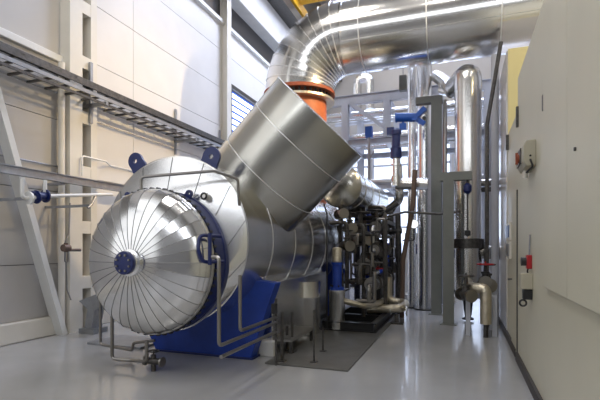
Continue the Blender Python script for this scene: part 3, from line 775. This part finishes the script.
# small blue hook block / chain items
def pendant(px, y0_, y1_, Yp, label, m='cobalt', hw=.06):
    a, b2 = at(px,y0_,Y=Yp), at(px,y1_,Y=Yp); t = thing('hanging_tag',label,'fitting',(a.x,Yp,b2.z))
    MB().lathe([(.02,0),(hw,.03),(hw,(a-b2).length-.04),(.02,(a-b2).length)],b2,(0,0,1),n=14).build('body',m,t)
    return t, a, b2
def small_valve(px, y0_, y1_, Yp, ystem, label):
    a, b2, c = at(px,y0_,Y=Yp), at(px,y1_,Y=Yp), at(px,ystem,Y=Yp); L_ = (a-b2).length
    t = thing('hanging_handle',label,'handle',(a.x,Yp,c.z))
    MB().lathe([(.03,0),(.075,.05),(.075,L_-.05),(.03,L_)],b2,(0,0,1),n=16).build('grip','navy',t)
    MB().cyl(b2,c,.014,n=8).build('rod','darks',t)
    MB().lathe([(.02,-.08),(.055,-.06),(.055,.02),(.02,.04)],c,(0,0,1),n=12).build('end_weight','black',t)
    top = at(px,y0_-3,Y=Yp); MB().cyl(a,top,.02,n=8).build('hook','darks',t)
small_valve(467.5,183,194,tB.y-.02,232,'navy handle with a hanging rod in front of the thick clad pipe')
a = at(369,120,Y=11.6)
ss = thing('signal_post','blue-topped slim steel post among the rear pipes','post',(at(369,130,Y=11.6).x,11.6,0))
MB().box(a.x-.09,a.x+.09,11.52,11.68,at(369,138,Y=11.6).z,at(369,127,Y=11.6).z).build('blue_head','cobalt',ss)
MB().cyl((a.x,11.6,0),(a.x,11.6,at(369,138,Y=11.6).z),.04,n=12).build('post','galv',ss)
MB().tube([(a.x,11.6,at(369,160,Y=11.6).z),at(374,151,Y=11.6)],.025).build('side_arm','galv',ss)
# small grey box hanging by the duct
a = at(403,83,Y=10.9)
gb = thing('sensor_box','small grey box on a wire below the overhead duct','box',(a.x,10.9,a.z-.2))
MB().box(a.x-.085,a.x+.085,10.82,10.98,a.z-.19,a.z+.17).build('box_case','grn',gb,bevel=.01)
MB().cyl((a.x,10.9,a.z+.17),(a.x,10.9,a.z+1.4),.012,n=6).build('hanger_wire','galv',gb)

# ------------------------------------------------------------------ pipe rack at the back
YK = 12.2
rk = thing('pipe_rack','pale steel pipe rack spanning the hall behind the valve skid','rack',(-1.2,YK,0))
zt1 = at(390,96,Y=YK).z; zt2 = at(390,140,Y=YK).z; zt3 = at(390,186,Y=YK).z
xs = [at(345.5,150,Y=YK).x, at(387,110,Y=YK).x, at(440,110,Y=YK).x, at(488,110,Y=YK).x]
for i, x in enumerate(xs):
    for y in (YK, YK+2.0):
        if i == 1 and y == YK: MB().ibeam((x,y,zt2+.1),(x,y,zt1),.18,.18,.016,up=(0,1,0)).build('rack_hanger','lav',rk)
        else: MB().ibeam((x,y,0),(x,y,zt1),.19,.19,.016,up=(0,1,0)).build('rack_post','lav',rk)
for y in (YK,YK+2.0):
    for z, h_ in ((zt1,.26),(zt2,.16),(zt3,.14)):
        MB().ibeam((-3.9,y,z),(xs[-1]+.1,y,z),.16,h_,.016).build('rack_beam','lav',rk)
for x in xs:
    for z in (zt1,zt2,zt3): MB().ibeam((x,YK,z),(x,YK+2,z),.12,.12,.014).build('rack_crossbeam','lav',rk)
p, q = at(351,104,Y=YK-.05), at(385,128,Y=YK-.05)
MB().beam(p,q,.10,.12,up=(0,1,0)).build('rack_brace','lav',rk)
for i, (z, y, r, m) in enumerate(((zt1-.32,YK+.35,.11,'bright'),(zt1-.25,YK+.9,.09,'clad'),(zt2+.22,YK+.4,.12,'clad'),(zt2+.20,YK+.95,.10,'bright'),(zt2+.22,YK+1.5,.12,'bright'),(zt3+.17,YK+.35,.09,'seam'),(zt3+.19,YK+.8,.11,'bright'),(zt3+.17,YK+1.4,.09,'clad'))):
    lv = ('just under the top beam, front','just under the top beam, behind the front one','on the middle tier, nearest','on the middle tier, second','on the middle tier, rearmost','on the lower tier, nearest','on the lower tier, second','on the lower tier, rearmost')[i]
    solo(MB().cyl((-4.2,y,z),(xs[-1]+.3,y,z),r,n=20),'rack_pipe',m,'horizontal clad pipe across the rear rack '+lv,'pipe','rack pipes')
a = at(364,88,Y=13.5)
rail([V((a.x-.2,13.5,zt1+.1)),V((a.x-.2,13.5,a.z+.3)),V((a.x+.18,13.5,a.z+.3)),V((a.x+.18,13.5,zt1+.1))],.13,'clad pipe loop standing on top of the rear rack','pipe_loop','clad',bend=.2)
# cabinets and machines at the far end
def cabinet(x, y, w_, d_, h_, label, m='white', screen=True):
    t = thing('control_cabinet',label,'cabinet',(x,y,0))
    MB().box(x-w_/2,x+w_/2,y-d_/2,y+d_/2,.08,h_).build('cabinet_body',m,t,bevel=.01)
    MB().box(x-w_/2+.02,x+w_/2-.02,y-d_/2+.02,y+d_/2-.02,0,.08).build('plinth','black',t)
    dr_ = MB().box(x-w_/2+.03,x+w_/2-.03,y-d_/2-.02,y-d_/2,.14,h_-.06).build('cabinet_door',m,t,bevel=.006)
    MB().box(x+w_/2-.10,x+w_/2-.07,y-d_/2-.05,y-d_/2-.02,h_*.5,h_*.5+.16).build('door_handle','black',dr_)
    if screen: MB().box(x-w_*.25,x+w_*.2,y-d_/2-.03,y-d_/2-.02,h_*.66,h_*.82).build('screen','navy',dr_)
    return t
a = at(414,298,Z=0); cabinet(a.x,a.y+1.0,.7,.5,1.9,'white control cabinet at the far end left of the pale column')
cabinet(a.x-1.0,a.y+1.8,.8,.5,1.6,'blue control cabinet at the far end behind the skid','blue',False)
cabinet(a.x-2.6,a.y+3,1.0,.6,2.0,'grey control cabinet at the far end under the rack','lav')
cabinet(a.x+1.0,a.y+2.4,.7,.5,1.7,'pale control cabinet at the far end right of the columns','offw')
pl = at(410,300,Z=0); solo(MB().box(pl.x-.4,pl.x+1.2,pl.y-.2,pl.y+.5,.0,.16),'concrete_plinth','conc','low pale concrete plinth across the walkway behind the columns','plinth',bevel=.01)

# ------------------------------------------------------------------ fittings on the cabin wall
db = thing('isolator_box','cream isolator box with a red switch, high on the cabin wall','switch',(XR-.06,5.3,2.28))
y0, y1 = 4.98, 5.50; X0 = XR-.115
MB().prism([(XR,2.30),(X0+.03,2.30),(X0,2.36),(X0,2.50),(X0+.03,2.56),(XR,2.56)],(0,y0,0),(1,0,0),(0,0,1),(0,1,0),y1-y0).build('box_case','beige',db,bevel=.008)
MB().box(X0-.012,X0,y0+.14,y1-.04,2.35,2.51).build('box_lid','darks',db,bevel=.004)
MB().cyl((X0-.03,y0+.25,2.42),(X0-.01,y0+.25,2.42),.045,n=20).box(X0-.045,X0-.02,y0+.235,y0+.265,2.36,2.48).build('rotary_handle','rust',db)
for zz in (2.27,): MB().cyl((XR-.06,y0+.30,2.22),(XR-.06,y0+.30,2.30),.022,n=12).cyl((XR-.06,y0+.40,2.24),(XR-.06,y0+.40,2.30),.018,n=12).build('cable_glands','offw',db)
MB().tube([(XR-.05,y0-.004,2.36),(XR-.05,y0-.03,2.34),(XR-.03,y0-.03,2.29),(XR-.08,y0+.05,2.24)],.010).build('cable_loop','black',db)
MB().cyl((XR-.05,y0-.006,2.40),(XR-.05,y0,2.40),.010,n=10).build('cover_screw','black',db)
es = thing('emergency_button','red emergency stop box on the cabin wall above the beige box','switch',(XR-.04,5.4,1.25))
MB().box(XR-.05,XR,5.24,5.34,1.26,1.405).build('button_box','red',es,bevel=.006)
MB().cyl((XR-.05,5.29,1.335),(XR-.10,5.29,1.335),.045,n=20).build('mushroom_button','black',es)
MB().tube([(XR-.02,5.29,1.40),(XR-.015,5.29,1.62)],.009).build('cable','galv',es)
MB().tube([(XR-.03,5.29,1.265),(XR-.04,5.29,1.235),(XR-.03,5.30,1.20)],.008).build('loop_cable','black',es)
lb_ = thing('junction_box','beige square junction box on the cabin wall below the red button','box',(XR-.05,5.3,1.04))
MB().box(XR-.105,XR,5.18,5.36,1.05,1.215).build('box_case','beige',lb_,bevel=.006)
MB().box(XR-.112,XR-.105,5.19,5.35,1.06,1.205).build('box_cover','beige',lb_)
sp = thing('power_socket','black power connector hanging under the beige junction box','socket',(XR-.05,5.25,.88))
MB().box(XR-.09,XR,5.20,5.30,.94,1.045).build('socket_body','black',sp,bevel=.008)
MB().torus((XR-.085,5.25,.90),(0,1,0),.032,.010).build('socket_ring','black',sp)
for z0_, lb in ((1.60,'upper blue switch plate on the cabin wall beside the door'),(1.32,'lower blue-grey switch plate on the cabin wall beside the door')):
    t = thing('light_switch',lb,'switch',(XR,7.45,z0_))
    MB().box(XR-.03,XR+.012,7.32,7.82,z0_-.01,z0_+.25).build('switch_frame','offw',t)
    MB().box(XR-.042,XR-.03,7.33,7.81,z0_+.03,z0_+.21).build('switch_plate','bface' if z0_>1.5 else 'galv',t)
def slot(px, y0_, y1_, label):
    a, b2 = at(px,y0_,X=XR-.02), at(px,y1_,X=XR-.02)
    solo(MB().box(XR-.03,XR+.02,a.y-.03,a.y+.03,b2.z,a.z),'wall_clip','darks',label,'clip')
slot(543.6,95,110,'narrow dark clip high on the cabin wall at the raised panel edge')
slot(516.8,107,127,'narrow dark clip on the cabin wall at the step in its top edge')
slot(506.5,135,150,'narrow dark clip under the corner of the wall tinted as warm-lit')
a = at(576,149,X=XR-.035); solo(MB().cyl((XR-.047,a.y,a.z),(XR-.034,a.y,a.z),.012,n=14),'wall_bolt','darks','small dark bolt head on the raised cream wall panel','bolt')

# ------------------------------------------------------------------ lights
def area(name, loc, rot, sx, sy, power, col):
    l = bpy.data.lights.new(name,'AREA'); l.shape = 'RECTANGLE'; l.size = sx; l.size_y = sy; l.energy = power; l.color = col
    o = bpy.data.objects.new(name,l); COL.objects.link(o); o.location = loc; o.rotation_euler = rot; return o
for x in (-3.6,-.6,4.5):
    for y in (-1.0,4.0,12.5,18.5):
        area('hall_lamp',(x,y,12.6),(0,0,0),.5,1.8,105,(1,.95,.90))
sp_ = bpy.data.lights.new('work_floodlight','SPOT'); sp_.energy = 2700; sp_.color = (1,.74,.40); sp_.spot_size = .95; sp_.spot_blend = .9; sp_.shadow_soft_size = .12
so = bpy.data.objects.new('work_floodlight',sp_); COL.objects.link(so); so.location = (2.2,7.7,6.6)
so.rotation_euler = (V((-6.5,8.7,3.3))-V(so.location)).to_track_quat('-Z','Y').to_euler()
area('rear_daylight',(-2.6,21.6,4.2),(-PI/2,0,0),4,5.5,260,(.62,.73,1.0))
area('added_front_fill',(-6.2,-1.0,5.0),(PI/2,0,-PI/2),7,7,230,(.95,.97,1.0))  # added fill from the left for cabin wall, floor and dome
area('hall_lamp',(-4.6,1.5,11.5),(0,0,0),.6,5,230,(1,.96,.92))  # extra unseen lamp added to brighten the floor at left
area('added_rear_fill',(-1,13.5,12.0),(0,0,0),6,5,1900,(.62,.72,1.0))  # added bluish fill from above, brightens the rack; no skylight known
pl_ = bpy.data.lights.new('warm_lamp','POINT'); pl_.energy = 50; pl_.color = (1,.82,.45); pl_.shadow_soft_size = .15
po = bpy.data.objects.new('warm_lamp',pl_); COL.objects.link(po); po.location = (2.2,6.9,5.6)
wd = bpy.data.worlds.new('world'); S.world = wd; wd.use_nodes = True
wd.node_tree.nodes['Background'].inputs[0].default_value = (.6,.65,.75,1); wd.node_tree.nodes['Background'].inputs[1].default_value = .05
vs = S.view_settings; vs.view_transform = 'Standard'; vs.look = 'None'; vs.gamma = 1; vs.exposure = -0.42; vs.use_curve_mapping = False
